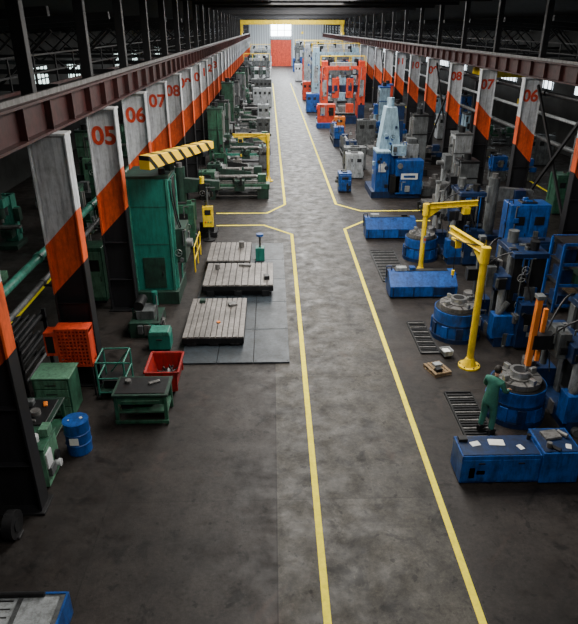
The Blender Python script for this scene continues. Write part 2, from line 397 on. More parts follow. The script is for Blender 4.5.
b.prism(HAZ,[(-2.1,-.16),(2.1,-.16),(2.1,.12),(-2.1,.28)],-.2,.2)
b.box(DARK,1.4,0,-.32,.4,.5,.18); b.cyl(BLK,(1.4,0,-.34),(1.4,0,-1.1),.015,n=8); b.cyl(YEL,(1.4,0,-1.35),(1.4,0,-1.1),.09)
b.box(GREEND,.1,.55,-.64,.3,.3,.50); b.box(GREEND,.1,.3,-.2,.2,.5,.06)
b.done()
b=B('electrical_switch_cabinet',(-6.95,21.6,0)); b.box(GREEN,0,0,.1,1.3,.9,2.1); b.box(BLK,0,0,0,1.2,.8,.1)
for k in (-.32,.32): b.box(GREENL,k,-.46,.25,.58,.03,1.8); b.box(DARK,k,-.48,1.3,.4,.02,.45); b.box(BLK,k+.2,-.49,.9,.03,.03,.2)
b.done()
b=B('hydraulic_power_unit',(-4.35,18.9,0)); b.box(GREEND,0,0,0,1.0,1.3,.55); b.box(GRAY,0,0,.55,.6,.7,.3); b.cyl(DARK,(-.2,-.3,1.0),(-.2,.4,1.0),.17)
b.cyl(TEAL,(.25,.3,.8),(.25,.3,1.3),.1); b.greeble(0,0,.05,1.0,1.3,.5,[GRAY,GREEND,STEEL,BLK,TEALL],14); b.hose(BLK,(.3,.3,1.2),(.45,-.5,.5),-.1,.025); b.done()
b=B('control_pendant_stand',(-3.15,28.6,0)); b.cyl(DARK,(0,0,0),(0,0,.05),.3); b.cyl(GRAY,(0,0,.05),(0,0,2.6),.045); b.cyl(GRAY,(0,0,2.6),(.4,0,2.6),.035)
b.box(YEL,.02,-.18,.75,.5,.22,1.0); b.box(BLK,.02,-.30,1.35,.30,.02,.25)
for i in range(3): b.cyl(RED if i==0 else GREENL,(-.1+i*.13,-.29,1.0),(-.1+i*.13,-.33,1.0),.035,n=10)
b.done()
b=B('safety_railing',(-3.35,25.4,0.0),bevel=.004)
for k in range(3): b.cyl(YEL,(0,-1.1+k*1.1,0),(0,-1.1+k*1.1,1.1),.03,n=8)
for z in (.55,1.1): b.cyl(YEL,(0,-1.1,z),(0,1.1,z),.028,n=8)
b.done()
def boring(x,y,c1,c2,h=4.,rz=0,w=1.4,c3=STEEL,name='boring_machine'):
    b=B(name,(x,y,0),rz); M=[c1,c2,GRAY,DARK,BLK,STEEL,LGRAY]
    b.box(c2,.3,0,0,w+1.6,1.5,.45); b.box(c3,.9,0,.45,1.6,1.3,.12)
    for k in range(4): b.box(BLK,.9,-.5+k*.33,.571,1.6,.05,.005)
    b.box(c1,-.5,0,.45,w*.7,1.2,h-.45); b.box(c2,-.5,0,h,w*.75,1.25,.12); b.box(c2,-.5,0,h*.7,w*.74,1.24,.08)
    b.box(c2,-.5+w*.35+.2,0,h*.42,.5,.9,.9); b.cyl(STEELL,(-.5+w*.35+.45,0,h*.42+.4),(-.5+w*.35+.85,0,h*.42+.4),.13)
    b.box(c3,-.5+w*.35+.03,-.4,.5,.08,.15,h-.7); b.box(c3,-.5+w*.35+.03,.4,.5,.08,.15,h-.7); b.cyl(STEELL,(-.5+w*.35+.08,0,.5),(-.5+w*.35+.08,0,h-.1),.05,n=8)
    b.box(c1,-.2,-.95,.1,.8,.35,1.5); b.box(BLK,-.2,-1.135,.9,.5,.02,.4)
    b.cyl(DARK,(-.5,0,h+.12),(-.5,0,h+.45),.2); b.box(c3,.9,.1,.58,.6,.5,.4); b.cyl(c3,(.9,.1,.98),(.9,.1,1.2),.18)
    b.greeble(-.5,0,.5,w*.7,1.2,h-.5,M,16); b.greeble(-.5+w*.35+.2,0,h*.42,.5,.9,.9,M,8); b.greeble(.3,0,0,w+1.6,1.5,.45,M,8)
    b.hose(BLK,(-.5,-.3,h),(-.2,-.9,1.6),-.2,.03); b.hose(BLK,(-.2,.3,h-.2),(.2,0,h*.6),.3,.03)
    return b.done()
def lathe(x,y,c1,c2,L=4.,rz=0,name='engine_lathe'):
    b=B(name,(x,y,0),rz); h=L/2; M=[c1,c2,GRAY,DARK,BLK,STEEL]
    b.box(c2,-h+.45,0,0,.9,.9,.7); b.box(c2,h-.4,0,0,.7,.7,.6); b.box(c1,0,0,.6,L,.75,.3); b.box(STEEL,.3,-.22,.9,L-1,.08,.08); b.box(STEEL,.3,.22,.9,L-1,.08,.08)
    b.box(c1,-h+.45,0,.9,.95,.85,.75); b.cyl(STEELL,(-h+.92,0,1.3),(-h+1.12,0,1.3),.3); b.cyl(STEEL,(-h+1.1,0,1.3),(h-.8,0,1.3),.1)
    b.box(c1,h-.45,0,.95,.5,.45,.5); b.cyl(STEELL,(h-.95,0,1.3),(h-.6,0,1.3),.07); b.wheel(BLK,(h-.12,0,1.25),(1,0,0),.16)
    b.box(c2,.3,-.1,.95,.6,1.0,.22); b.box(STEEL,.3,-.2,1.17,.25,.3,.15); b.wheel(BLK,(.3,-.68,.95),(0,-1,0),.16); b.box(c2,.3,-.5,.55,.6,.25,.4)
    b.cyl(STEELL,(-h+.9,-.42,.72),(h-.5,-.42,.72),.025,n=8); b.cyl(STEELL,(-h+.9,-.42,.64),(h-.5,-.42,.64),.02,n=8)
    b.box(DARK,.2,0,.25,L-1.8,.85,.1); b.prism(c2,[(-h+1.2,1.0),(h-1.1,1.0),(h-1.1,1.5),(-h+1.2,1.7)],.40,.43)
    for k in range(3): b.cyl(BLK,(-h+.2+k*.25,-.43,1.25),(-h+.2+k*.25,-.48,1.25),.05,n=10)
    b.greeble(-h+.45,0,0,.95,.88,1.6,M,14); b.greeble(.3,-.1,.9,.6,1.0,.3,M,6)
    b.cyl(BLK,(-h+.5,.2,1.65),(-h+.5,.2,2.1),.02,n=6); b.tube(BLK,[(-h+.5,.2,2.1),(-h+1.,0,2.3),(-h+1.3,-.1,2.1)],.02); b.cyl(LGRAY,(-h+1.3,-.1,2.1),(-h+1.35,-.12,1.95),.05,.1,10)
    return b.done()
def gantry(x,y,c1,c2,w=5.,h=5.,d=1.4,name='gantry_milling_machine'):
    b=B(name,(x,y,0)); M=[c1,c2,LGRAY,DARK,STEEL,c2,GRAY]
    b.box(c2,0,-1.2,0,w*.5,6,.8)
    b.box(DARK,0,-1.2,.8,w*.44,5.4,.22)
    for k in range(6): b.box(STEEL,-w*.22+w*.44*(k+.5)/6,-1.2,1.02,w*.44/6*.8,5.4,.08)
    for s in (-1,1):
        b.box(c1,s*w*.42,0,0,w*.16,d,h); b.box(c2,s*w*.42,-d/2-.25,0,w*.14,.5,1.6); b.box(LGRAY,s*w*.42,-d/2-.02,h*.45,w*.09,.05,h*.3)
        b.greeble(s*w*.42,0,.2,w*.16,d,h-.3,M,22); b.box(c1,s*w*.42,0,h,w*.14,d*.7,.5)
    b.box(GRAY,0,0,h-.9,w*.9,d*.8,.5); b.box(c1,0,0,h-.4,w,d*.8,.4); b.box(c2,0,-.2,h*.52,w*.95,.6,.7); b.greeble(0,0,h-.9,w,d*.8,.9,M,26)
    for xx in (-w*.17,w*.15):
        b.box(c1,xx,-.8,h*.42,w*.15,.7,h*.36); b.box(STEELL,xx,-.8,h*.25,w*.06,.3,h*.17); b.box(c2,xx,-1.17,h*.55,w*.08,.05,.6); b.greeble(xx,-.8,h*.42,w*.15,.7,h*.36,M,10)
    b.box(LGRAY,0,0,h,w*.6,d*.6,.35); b.cyl(DARK,(-w*.3,0,h),(-w*.3,0,h+.7),.25); b.cyl(DARK,(w*.3,0,h),(w*.3,0,h+.7),.25)
    for s in (-1,1):
        for k in range(4): b.cyl(YEL,(-w/2+k*w/3,s*d*.35,h),(-w/2+k*w/3,s*d*.35,h+1.0),.03,n=6)
        b.cyl(YEL,(-w/2,s*d*.35,h+1.0),(w/2,s*d*.35,h+1.0),.03,n=6)
    b.box(STEEL,0,-2.5,1.1,w*.25,1.4,.6); b.box(c1,w*.1,-3.4,1.1,.8,.6,.9)
    return b.done()
def cabinet(x,y,c,w=1.,d=.6,h=1.9,rz=0,name='control_cabinet'):
    b=B(name,(x,y,0),rz); b.box(BLK,0,0,0,w*.95,d*.95,.08); b.box(c,0,0,.08,w,d,h-.08); nn=max(1,int(w/.6))
    for k in range(nn):
        xx=-w/2+w/nn*(k+.5); b.box(c,xx,-d/2-.01,.15,w/nn*.92,.03,h-.25); b.box(BLK,xx+w/nn*.35,-d/2-.035,h*.5,.03,.03,.14)
        b.box(DARK,xx,-d/2-.03,h*.68,w/nn*.5,.02,h*.14)
    b.box(DARK,0,0,h,w*.4,d*.5,.06); b.greeble(0,0,.1,w,d,h-.1,[c,GRAY,DARK,c],7)
    return b.done()
def drill(x,y,c1,c2,h=3.,rz=0):
    b=B('radial_drilling_machine',(x,y,0),rz); b.box(c2,.4,0,0,2.0,1.,.25); b.cyl(c1,(-.3,0,.25),(-.3,0,h),.26); b.cyl(STEEL,(-.3,0,h),(-.3,0,h+.2),.14)
    b.prism(c1,[(-.6,h*.62),(1.6,h*.68),(1.6,h*.8),(-.6,h*.86)],-.18,.18); b.box(c2,.9,-.1,h*.55,.5,.6,.8); b.cyl(STEELL,(.9,-.1,h*.3),(.9,-.1,h*.56),.07)
    b.box(c2,.9,0,.25,.7,.7,.5); b.wheel(BLK,(.9,-.5,h*.6),(0,-1,0),.2); b.greeble(.9,-.1,h*.55,.5,.6,.8,[c1,GRAY,BLK],8)
    return b.done()
def millv(x,y,c1,c2,h=2.2,rz=0):
    b=B('knee_milling_machine',(x,y,0),rz); b.box(c2,0,0,0,1.0,1.3,.2); b.box(c1,0,.35,.2,.6,.55,h-.2); b.box(c1,0,-.1,h-.4,.45,1.1,.4); b.box(c2,0,-.15,.5,.5,.6,.4)
    b.box(STEEL,0,-.2,.95,1.3,.35,.1); b.cyl(c2,(0,-.5,h-.9),(0,-.5,h+.2),.16); b.cyl(STEELL,(0,-.5,h-1.1),(0,-.5,h-.9),.06); b.wheel(BLK,(0,-.5,.8),(0,-1,0),.14)
    b.box(c2,.45,.2,1.2,.25,.35,.6); b.greeble(0,.35,.2,.6,.55,h-.3,[c1,c2,GRAY,BLK],10); b.wheel(BLK,(-.72,-.2,1.0),(-1,0,0),.12)
    return b.done()
# left zone
millv(-4.35,24.4,GREEN,GREEND,2.6); cabinet(-4.2,27.6,GREEN,1.1,.6,2.1); drill(-4.2,29.5,GREEND,DARK,3.4)
lathe(-2.3,36.8,GREEN,GREEND,4.2); lathe(-2.3,39.0,GREEND,DARK,3.6)
boring(-3.4,43.6,GREEN,GREEND,4.4); lathe(-2.3,46.6,TEALL,GREEND,4); cabinet(-.6,44.9,GRAY,.8,.5,1.6)
boring(-3.4,50,GREEND,DARK,4.2); lathe(-2.2,53.2,GREEN,GRAY,4); boring(-3.4,57,GREEN,GREEND,5); cabinet(-.8,57.5,GRAY,1.2,.8,2)
lathe(-2.2,61.5,GRAY,GREEND,4); boring(-3.4,66,GRAY,DARK,4.4); cabinet(-.9,66.6,LGRAY,1.2,.9,2.2); lathe(-2.2,71,GREEN,DARK,4)
boring(-3.2,77,GRAY,GREEN,4.5); cabinet(-1.2,83,LGRAY,2.4,1,2.4); boring(-3.2,88,GREEND,DARK,4.5); cabinet(-1.5,95,GRAY,3,1.5,2.6)
gantry(-2.4,108,GRAY,GREEND,4.2,4.5); cabinet(-1.6,116,WHITE,3,2,3); boring(-3,124,GREEN,DARK,4.5); cabinet(-1.8,134,REDD,3,2,2.2); gantry(-2.4,146,LGRAY,GRAY,4.4,5); cabinet(-2,160,WHITE,4,2,3)
# left side bay
for i,(x,y) in enumerate([(-8.3,26),(-12,22),(-12.5,28),(-8.3,31.5),(-12,35),(-8.3,37.5),(-12,42),(-8.3,45),(-12,50),(-8.3,54),(-12,60),(-8.3,66),(-12,72)]):
    c=[GREEN,GREENL,TEALL,GREEN,GRAY][i%5]
    [lambda:boring(x,y,c,GREEND,3.2),lambda:lathe(x,y,c,GREEND,3.2),lambda:millv(x,y,c,GREEND,2.4)][i%3]()
lathe(-12.5,16.5,GREENL,GREEN,4,90)
lathe(-14.8,24.5,GREENL,GREEN,4,90)
# left foreground
b=B('steel_workbench',(-3.5,13.75,0))
b.box(GREEND,0,0,.86,1.45,.95,.07); b.box(DARK,0,0,.93,1.3,.8,.02)
for s in (-1,1):
    for t in (-1,1): b.box(GREEN,s*.64,t*.4,0,.09,.09,.86)
    b.beam(GREEN,(s*.64,-.4,.3),(s*.64,.4,.3),.05,.06)
b.box(GREEN,0,0,.35,1.3,.85,.05); b.box(GREEN,0,-.38,.60,1.25,.05,.22); b.box(GREENL,0,.2,.4,.6,.3,.2); b.box(DARK,-.4,-.1,.4,.3,.4,.15); b.box(GREENL,0,-.41,.70,1.0,.02,.03)
b.box(GREEN,0,-.45,.05,1.4,.06,.1); b.box(STEEL,.3,.1,.95,.3,.1,.05,30); b.cyl(STEEL,(-.4,.15,.95),(-.4,.15,1.02),.08); b.done()
b=B('tube_frame_cart',(-4.55,15.0,0),bevel=0)
for s in (-1,1):
    for t in (-1,1): b.cyl(TEALL,(s*.38,t*.42,.1),(s*.38,t*.42,1.15),.028,n=8); b.cyl(BLK,(s*.38-.03,t*.42,.07),(s*.38+.03,t*.42,.07),.07,n=12)
for z in (.2,.65,1.15):
    for s in (-1,1):
        b.cyl(TEALL,(s*.38,-.42,z),(s*.38,.42,z),.024,n=8); b.cyl(TEALL,(-.38,s*.42,z),(.38,s*.42,z),.024,n=8)
b.box(GREEND,0,0,.2,.74,.82,.03)
b.box(DARK,-.05,0,.23,.45,.5,.25); b.cyl(TEALL,(-.38,.42,.2),(.38,.42,1.15),.02,n=8); b.hose(TEALL,(-.3,-.2,.5),(.3,.3,.5),.15,.03); b.done()
b=B('red_scrap_bin',(-3.2,15.35,0))
def trough(b,mat,w,d,h,t=.04,fl=.1):
    for s in (-1,1):
        b.prism(mat,[(s*(w/2-fl),.1),(s*w/2,h),(s*(w/2-t),h),(s*(w/2-fl-t),.1)],-d/2,d/2)
        b.prism(mat,[(s*(d/2-t),.1),(s*d/2,.1),(s*d/2,h),(s*(d/2-t),h)],-w/2+t,w/2-t,'x')
    b.box(mat,0,0,.08,w-2*fl,d,.04)
trough(b,REDD,.95,1.2,.72)
for s in (-1,1): b.box(BLK,s*.3,0,0,.1,.8,.09); b.box(REDD,s*.475,0,.68,.05,1.25,.06); b.box(REDD,0,s*.6,.68,1.0,.05,.06)
for k in range(26): b.cyl(random.choice([STEEL,DARK,BLK]),(random.uniform(-.3,.3),random.uniform(-.45,.45),random.uniform(.14,.35)),(random.uniform(-.3,.3),random.uniform(-.45,.45),random.uniform(.14,.45)),.025,n=6)
b.done()
b=B('green_tool_box',(-3.7,17.55,0)); b.box(TEAL,0,0,.06,.7,.5,.5); b.prism(TEALL,[(-.36,.56),(.36,.56),(.3,.7),(-.3,.7)],-.26,.26); b.box(BLK,0,0,0,.6,.4,.06); b.box(BLK,0,-.27,.4,.2,.03,.05); b.done()
b=B('blue_oil_drum',(-4.85,12.3,0),bevel=.006)
zs=[(0,.29),(.02,.3),(.28,.3),(.3,.315),(.32,.3),(.57,.3),(.59,.315),(.61,.3),(.87,.3),(.89,.31),(.9,.31)]
for (a,ra),(c,rc) in zip(zs,zs[1:]): b.cyl(BLUE,(0,0,a),(0,0,c),ra,rc,28)
b.cyl(BLUE,(0,0,.86),(0,0,.905),.285,n=28); b.cyl(WHITE,(.12,.05,.9),(.12,.05,.925),.04,n=12); b.cyl(WHITE,(-.15,-.05,.9),(-.15,-.05,.92),.02,n=10)
b.box(PAPER,.0,-.317,.36,.22,.006,.2); b.done()
b=B('assembly_table',(-5.95,12.6,0)); b.box(GREEND,0,0,.85,1.1,1.4,.06)
for s in (-1,1):
    for t in (-1,1): b.box(GREEN,s*.48,t*.62,0,.08,.08,.85)
b.box(DARK,0,0,.91,.9,1.1,.03); b.box(GREEN,0,0,.25,1.0,1.25,.04); b.cyl(STEEL,(.1,-.1,.94),(.1,-.1,1.05),.12); b.box(ORG,.2,.3,.94,.1,.2,.05,20); b.cyl(STEEL,(-.3,-.4,.96),(.2,-.4,.96),.03); b.box(GRAY,-.2,.3,.94,.25,.2,.15); b.done()
b=B('green_drawer_cabinet',(-5.85,14.05,0)); b.box(GREEN,0,0,.05,.95,.8,1.15); b.box(GREENL,0,0,1.2,1.0,.85,.05)
for k in range(4): b.box(GREENL,0,-.41,.12+k*.27,.85,.03,.24); b.box(BLK,0,-.44,.22+k*.27,.3,.02,.03)
b.box(BLK,0,0,0,.9,.75,.05); b.done()
b=B('green_hydraulic_cabinet',(-5.3,11.3,0)); b.box(GREENL,-.1,0,.05,.55,.8,1.0); b.box(GREEN,-.1,0,1.05,.6,.85,.05); b.box(BLK,-.1,0,0,.5,.7,.05)
b.box(WHITE,.19,-.2,.5,.04,.3,.4); b.cyl(BLK,(.17,.2,.5),(.24,.2,.5),.12); b.cyl(WHITE,(-.1,-.1,1.1),(-.1,-.1,1.25),.1); b.box(GREENL,.05,.2,1.1,.2,.3,.2)
b.greeble(-.1,0,.1,.55,.8,.9,[GREEN,GRAY,WHITE,BLK],10); b.done()
b=B('orange_wire_basket',(-5.5,14.95,0),bevel=0)
for s in (-1,1):
    for t in (-1,1): b.box(BLK,s*.4,t*.17,0,.05,.05,.95)
b.box(RED,0,0,.95,.9,.42,.04)
for s in (-1,1): b.box(RED,s*.43,-.2,.95,.05,.04,1.15); b.box(RED,s*.43,.2,.95,.05,.04,1.15); b.box(RED,s*.44,0,1.1,.02,.4,.85)
for k in range(11): b.box(RED,0,-.2,1.0+k*.105,.86,.02,.045)
for k in range(9): b.box(RED,-.4+k*.1,-.215,.97,.035,.02,1.1)
b.box(REDD,0,.18,.98,.86,.02,1.1); b.box(RED,0,0,2.08,.92,.44,.04); b.box(RED,-.62,0,1.3,.3,.4,.7); b.box(BLK,-.62,-.21,1.4,.2,.02,.5); b.done()
def barrack(x,y,L,nb):
    b=B('bar_stock_rack',(x,y,0),bevel=0)
    for yy in (-L/2+.4,0,L/2-.4):
        for s in (-1,1): b.box(BLK,s*.8,yy,0,.1,.1,1.9)
        for z in (.3,.9,1.5): b.box(BLK,0,yy,z,1.7,.1,.1)
    for z in (.4,1.0,1.6):
        for k in range(nb):
            xx=-.7+1.4*k/(nb-1); r=random.uniform(.04,.08); b.cyl(random.choice([DARK,GRAY,DARK,BLK]),(xx,-L/2+random.uniform(0,.5),z+r),(xx,L/2-random.uniform(0,.6),z+r),r,n=8)
    b.done()
barrack(-7.7,14.5,5.0,8); barrack(-10.8,10.5,6,8)
b=B('ladder',(-6.75,17.9,0),bevel=0)
for s in (-1,1): b.cyl(DARK,(0,s*.22,0),(-.05,s*.22,5.5),.025,n=8)
for k in range(17): b.cyl(DARK,(0,-.22,.3+k*.3),(0,.22,.3+k*.3),.018,n=6)
b.done()
b=B('parked_wheel',(-5.4,9.5,.0)); b.cyl(BLK,(-.1,0,.3),(.1,0,.3),.3,n=24); b.cyl(DARK,(-.12,0,.3),(.12,0,.3),.14,n=16); b.box(BLK,0,0,0,.3,.25,.06); b.done()
b=B('machine_crate',(-4.4,7.15,0)); b.box(GRAY,0,0,.1,1.5,.8,.5); b.box(BLK,0,0,0,1.4,.7,.1); b.box(LGRAY,-.35,0,.6,.6,.7,.03); b.box(LGRAY,.35,0,.6,.6,.6,.04)
b.box(BLUE,.76,0,.1,.04,.82,.52); b.box(BLUE,0,.4,.5,1.5,.04,.12); b.cyl(DARK,(-.6,.32,.68),(.4,.32,.68),.05)
for k in range(4): b.box(BLK,-.35,-.25+k*.16,.63,.5,.03,.004)
b.done()
# ------------------------------------------------------------------ right zone
def bluebench(x,y,w,d,h):
    b=B('blue_workbench',(x,y,0)); b.box(BLK,0,0,0,w-.1,d-.1,.06); b.box(BLUE,0,0,.06,w,d,h-.06)
    b.box(BLUED,0,0,h,w-.06,d-.06,.02)
    n=int(w/.85)
    for k in range(n): b.box(BLUE,-w/2+w/n*(k+.5),-d/2-.01,.12,w/n*.93,.03,h-.22); b.box(BLK,-w/2+w/n*(k+.5),-d/2-.03,h-.2,.15,.02,.03)
    return b
b=bluebench(5.08,11.15,1.8,.75,.8)
b.box(PAPER,-.5,.05,.825,.22,.16,.01,15); b.box(PAPER,0,.08,.825,.36,.22,.015,-5); b.box(PAPER,.5,-.1,.825,.12,.17,.01,20); b.box(RED,-.65,-.395,.2,.14,.01,.3); b.box(WHITE,-.45,-.395,.3,.2,.01,.12)
b.box(BLUE,1.35,.05,.06,.88,.95,.82); b.box(BLUED,1.35,.05,.88,.8,.85,.02); b.box(STEEL,1.3,.2,.9,.4,.3,.06,10); b.cyl(STEEL,(1.1,-.2,.9),(1.1,-.2,1.02),.06); b.box(PAPER,1.55,-.2,.9,.12,.17,.01,-20); b.box(BLK,-.75,.2,.82,.2,.16,.08)
b.cyl(STEEL,(1.5,.3,.96),(1.65,.1,.96),.05); b.box(BLK,1.2,-.25,.9,.1,.3,.04,40); b.cyl(DARK,(.8,.2,.82),(.8,.2,.95),.05); b.done()
def consolebox(x,y,w,h,rz=0):
    b=B('blue_chip_conveyor',(x,y,0),rz)
    b.prism(BLUE,[(-.45,.08),(.45,.08),(.45,h),(.1,h),(-.45,h*.55)],-w/2,w/2,'x'); b.box(BLK,0,0,0,w*.95,.8,.08)
    b.box(DARK,0,.27,h,w*.8,.25,.03); b.box(LGRAY,-w*.3,.27,h,.4,.25,.15); b.box(BLUED,w*.3,-.46,.15,w*.3,.02,h*.35)
    for k in range(4): b.box(BLUED,-w*.45+k*w*.3,-.46,.1,.05,.03,h*.42)
    b.greeble(0,.27,.2,w,.35,h-.2,[BLUED,DARK,GRAY,BLUE],10)
    b.done()
consolebox(5.75,21.7,2.6,.9); consolebox(5.8,28.9,2.5,.95)
def vlathe(x,y,ramc,work,q=.84,rz=0,ramx=.15):
    b=B('vertical_turret_lathe',(x,y,0),rz)
    b.cyl(BLUED,(0,0,0),(0,0,.15),.95*q,.95*q,32); b.cyl(BLUE,(0,0,.15),(0,0,1.0),.86*q,.86*q,32); b.cyl(BLUED,(0,0,.55),(0,0,.62),.885*q,.885*q,32)
    for k in range(10):
        t=k*.628+.2; b.box(BLUED if k%2 else BLUE,.88*q*math.cos(t),.88*q*math.sin(t),.15,.08,.22,.4,math.degrees(t))
    b.cyl(DARK,(0,0,1.0),(0,0,1.02),.82*q,.82*q,32); b.cyl(STEEL,(0,0,1.02),(0,0,1.16),.68*q,.68*q,36)
    for k in range(8):
        t=k*math.pi/4; b.beam(BLK,(.15*math.cos(t),.15*math.sin(t),1.162),(.66*q*math.cos(t),.66*q*math.sin(t),1.162),.05,.012)
    for k in range(4):
        t=k*math.pi/2+.4; b.box(STEELL,.46*math.cos(t),.46*math.sin(t),1.16,.18,.1,.14,math.degrees(t))
    if work: b.cyl(STEELL,(0,0,1.16),(0,0,1.36),.26,.26,28); b.cyl(DARK,(0,0,1.36),(0,0,1.365),.18,.18,24); b.cyl(STEEL,(0,0,1.16),(0,0,1.2),.34,.34,28)
    M=[BLUE,BLUED,GRAY,DARK,BLK,STEEL,GRAY,DARK]
    b.box(BLUED,1.75,.1,0,1.5,2.2,.35); b.box(BLUE,1.3,-.75,.3,.8,.45,.8)
    b.box(DARK,1.9,.1,.35,1.0,1.5,2.6); b.box(GRAY,1.38,-.35,.35,.1,.25,2.6); b.box(GRAY,1.38,.55,.35,.1,.25,2.6)
    b.box(BLUED,1.9,.1,2.95,1.1,1.6,.16); b.cyl(GRAY,(1.7,.5,3.1),(1.7,.5,3.5),.17); b.cyl(DARK,(2.1,-.3,3.1),(2.1,-.3,3.4),.15)
    b.box(BLUED,1.15,.1,1.9,.45,1.6,.45); b.box(GRAY,.85,.0,1.85,.3,.7,.7); b.box(DARK,.5,.02,2.0,.7,.3,.4)
    b.box(ramc,ramx,-.02,1.5,.13,.16,1.9); b.box(ramc,ramx+.28,.12,1.55,.1,.1,1.5); b.box(STEELL,ramx,-.02,1.38,.08,.1,.13); b.box(GRAY,ramx,-.02,3.4,.2,.25,.1)
    b.cyl(LGRAY,(1.15,-.62,1.1),(1.15,-.62,2.0),.11); b.cyl(GRAY,(.95,.75,1.1),(.95,.75,2.0),.09); b.cyl(GRAY,(1.0,-.75,.9),(1.35,-.75,1.5),.1)
    b.box(BLUED,2.0,-1.05,0.1,.8,.4,1.5); b.box(BLK,2.0,-1.26,.9,.5,.02,.4); b.box(LGRAY,2.0,-1.26,.5,.2,.02,.15)
    b.greeble(1.9,.1,.4,1.0,1.5,2.6,M,40); b.greeble(1.15,.1,1.9,.45,1.6,.45,M,14); b.greeble(1.75,.1,0,1.5,2.2,.5,M,18); b.greeble(.85,0,1.85,.3,.7,.7,M,8); b.greeble(2.,-1.05,.1,.8,.4,1.5,M,8)
    b.hose(BLK,(1.5,.9,3.1),(.6,.2,2.4),-.3,.03); b.hose(BLK,(1.6,-.6,3.1),(.6,-.1,2.4),-.2,.025); b.hose(BLK,(2.,-1.,1.6),(1.5,-.5,2.9),-.2,.03); b.hose(STEEL,(1.2,.8,.8),(.7,.4,2.1),-.2,.02)
    b.box(BLUED,1.0,1.05,.2,.8,.5,.7); b.cyl(STEEL,(.7,1.05,.9),(.7,1.05,1.1),.2)
    for k in range(3): b.cyl(YEL,(2.6,-1.+k*1.0,0),(2.6,-1.+k*1.0,1.1),.025,n=6)
    b.cyl(YEL,(2.6,-1,1.1),(2.6,1,1.1),.025,n=6)
    return b.done()
vlathe(6.45,13.6,ORG,True); vlathe(6.15,18.3,GRAY,True,.88,0,.5); vlathe(6.65,25.9,LGRAY,False,.84,0,.5)
def grate(x0,x1,y0,y1):
    b=B('floor_grating',((x0+x1)/2,(y0+y1)/2,0),bevel=0); w,d=x1-x0,y1-y0
    b.box(BLK,0,0,0,w,d,.012)
    n=int(d/.12)
    for k in range(n): b.box(DARK if k%3 else STEEL,0,-d/2+.12*(k+.5),.012,w,.045,.03)
    for s in (-1,1): b.box(DARK,s*w/2,0,0,.05,d,.05); b.box(DARK,0,s*d/2,0,w,.05,.05)
    b.done()
grate(4.85,5.6,12.1,14.6); grate(4.7,5.3,16.9,19.2); grate(4.5,5.6,23.0,26.8)
def jib(x,y,ang,L,h,r=.10):
    b=B('yellow_jib_crane',(x,y,0),ang,.01)
    b.cyl(YEL,(0,0,0),(0,0,.05),.33,n=24); b.cyl(YEL,(0,0,.05),(0,0,.3),.22,r+.02); b.cyl(YEL,(0,0,.3),(0,0,h),r)
    for k in range(6):
        t=k*math.pi/3; b.cyl(STEEL,(.28*math.cos(t),.28*math.sin(t),.05),(.28*math.cos(t),.28*math.sin(t),.1),.025,n=6)
    b.cyl(YEL,(0,0,h-.35),(0,0,h+.12),r+.035)
    b.box(YEL,L/2-.1,0,h-.1,L,.13,.03); b.box(YEL,L/2-.1,0,h-.1,L,.03,.22); b.box(YEL,L/2-.1,0,h+.1,L,.13,.03)
    b.prism(YEL,[(.1,h-.1),(.7,h-.1),(.1,h-.5)],-.02,.02)
    b.box(YEL,L*.75,0,h-.42,.3,.22,.28); b.box(BLK,L*.75,.12,h-.40,.24,.04,.2); b.cyl(BLK,(L*.75,0,h-.45),(L*.75,0,h-1.2),.012,n=6)
    b.cyl(YEL,(L*.75,0,h-1.35),(L*.75,0,h-1.2),.05); b.cyl(STEEL,(L*.75,0,h-1.45),(L*.75,0,h-1.35),.02,n=8)
    b.box(LGRAY,.0,-r-.03,1.4,.12,.04,.3); b.box(RED,0,-r-.055,1.5,.09,.02,.1); b.hose(BLK,(.1,0,h+.15),(L*.75,.1,h-.15),.06,.02)
    return b.done()
jib(6.0,16.1,102,2.2,3.75,.105); jib(6.22,23.9,12,2.4,2.9); jib(-.3,41.2,180,2.4,3.0)
b=B('wooden_pallet',(4.95,15.85,0),18,.004)
for k in range(5): b.box(WOOD,-.24+k*.12,0,.1,.09,.7,.02)
for k in range(3): b.box(WOOD,0,-.3+k*.3,.02,.58,.07,.08)
b.box(WOOD,0,0,0,.58,.7,.02); b.box(LGRAY,.05,.1,.12,.25,.2,.08); b.box(DARK,-.1,-.2,.12,.2,.15,.1); b.done()
b=B('parts_crate',(5.45,16.75,0),10); trough(b,LGRAY,.36,.36,.26,.03,.04); b.box(BLK,0,0,0,.26,.3,.09); b.box(PAPER,0,0,.12,.22,.26,.1); b.done()
cabinet(10.9,25.2,BLUE,1.7,1.0,2.7,0,'blue_switch_cabinet')
cabinet(10.7,23.2,BLUED,1.2,.6,1.7); drill(10.9,28.6,GRAY,BLUED,3)
def rack(x,y):
    b=B('blue_storage_rack',(x,y,0),bevel=0)
    for s in (-1,1):
        for t in (-1,1): b.box(BLUE,s*.9,t*.5,0,.08,.08,2.6)
    for z in (.2,1.0,1.8,2.55):
        b.box(BLUE,0,-.5,z,1.8,.05,.1); b.box(BLUE,0,.5,z,1.8,.05,.1); b.box(DARK,0,0,z+.05,1.8,1,.03)
    for z in (.28,1.08,1.88):
        for k in range(3): b.box(random.choice([GRAY,GREEN,BLUED,DARK,WOOD]),-.55+k*.55,random.uniform(-.1,.1),z,.42,.7,random.uniform(.25,.55))
    b.done()
rack(11.1,20.4); rack(10.6,16.9); lathe(10.9,12.6,BLUED,DARK,3.2,90); cabinet(9.4,10.6,DARK,1.2,.7,1.2)
b=B('blue_boring_machine',(7.5,37.4,0)); M=[BLUE,BLUED,BLUEL,GRAY,DARK,LGRAY]
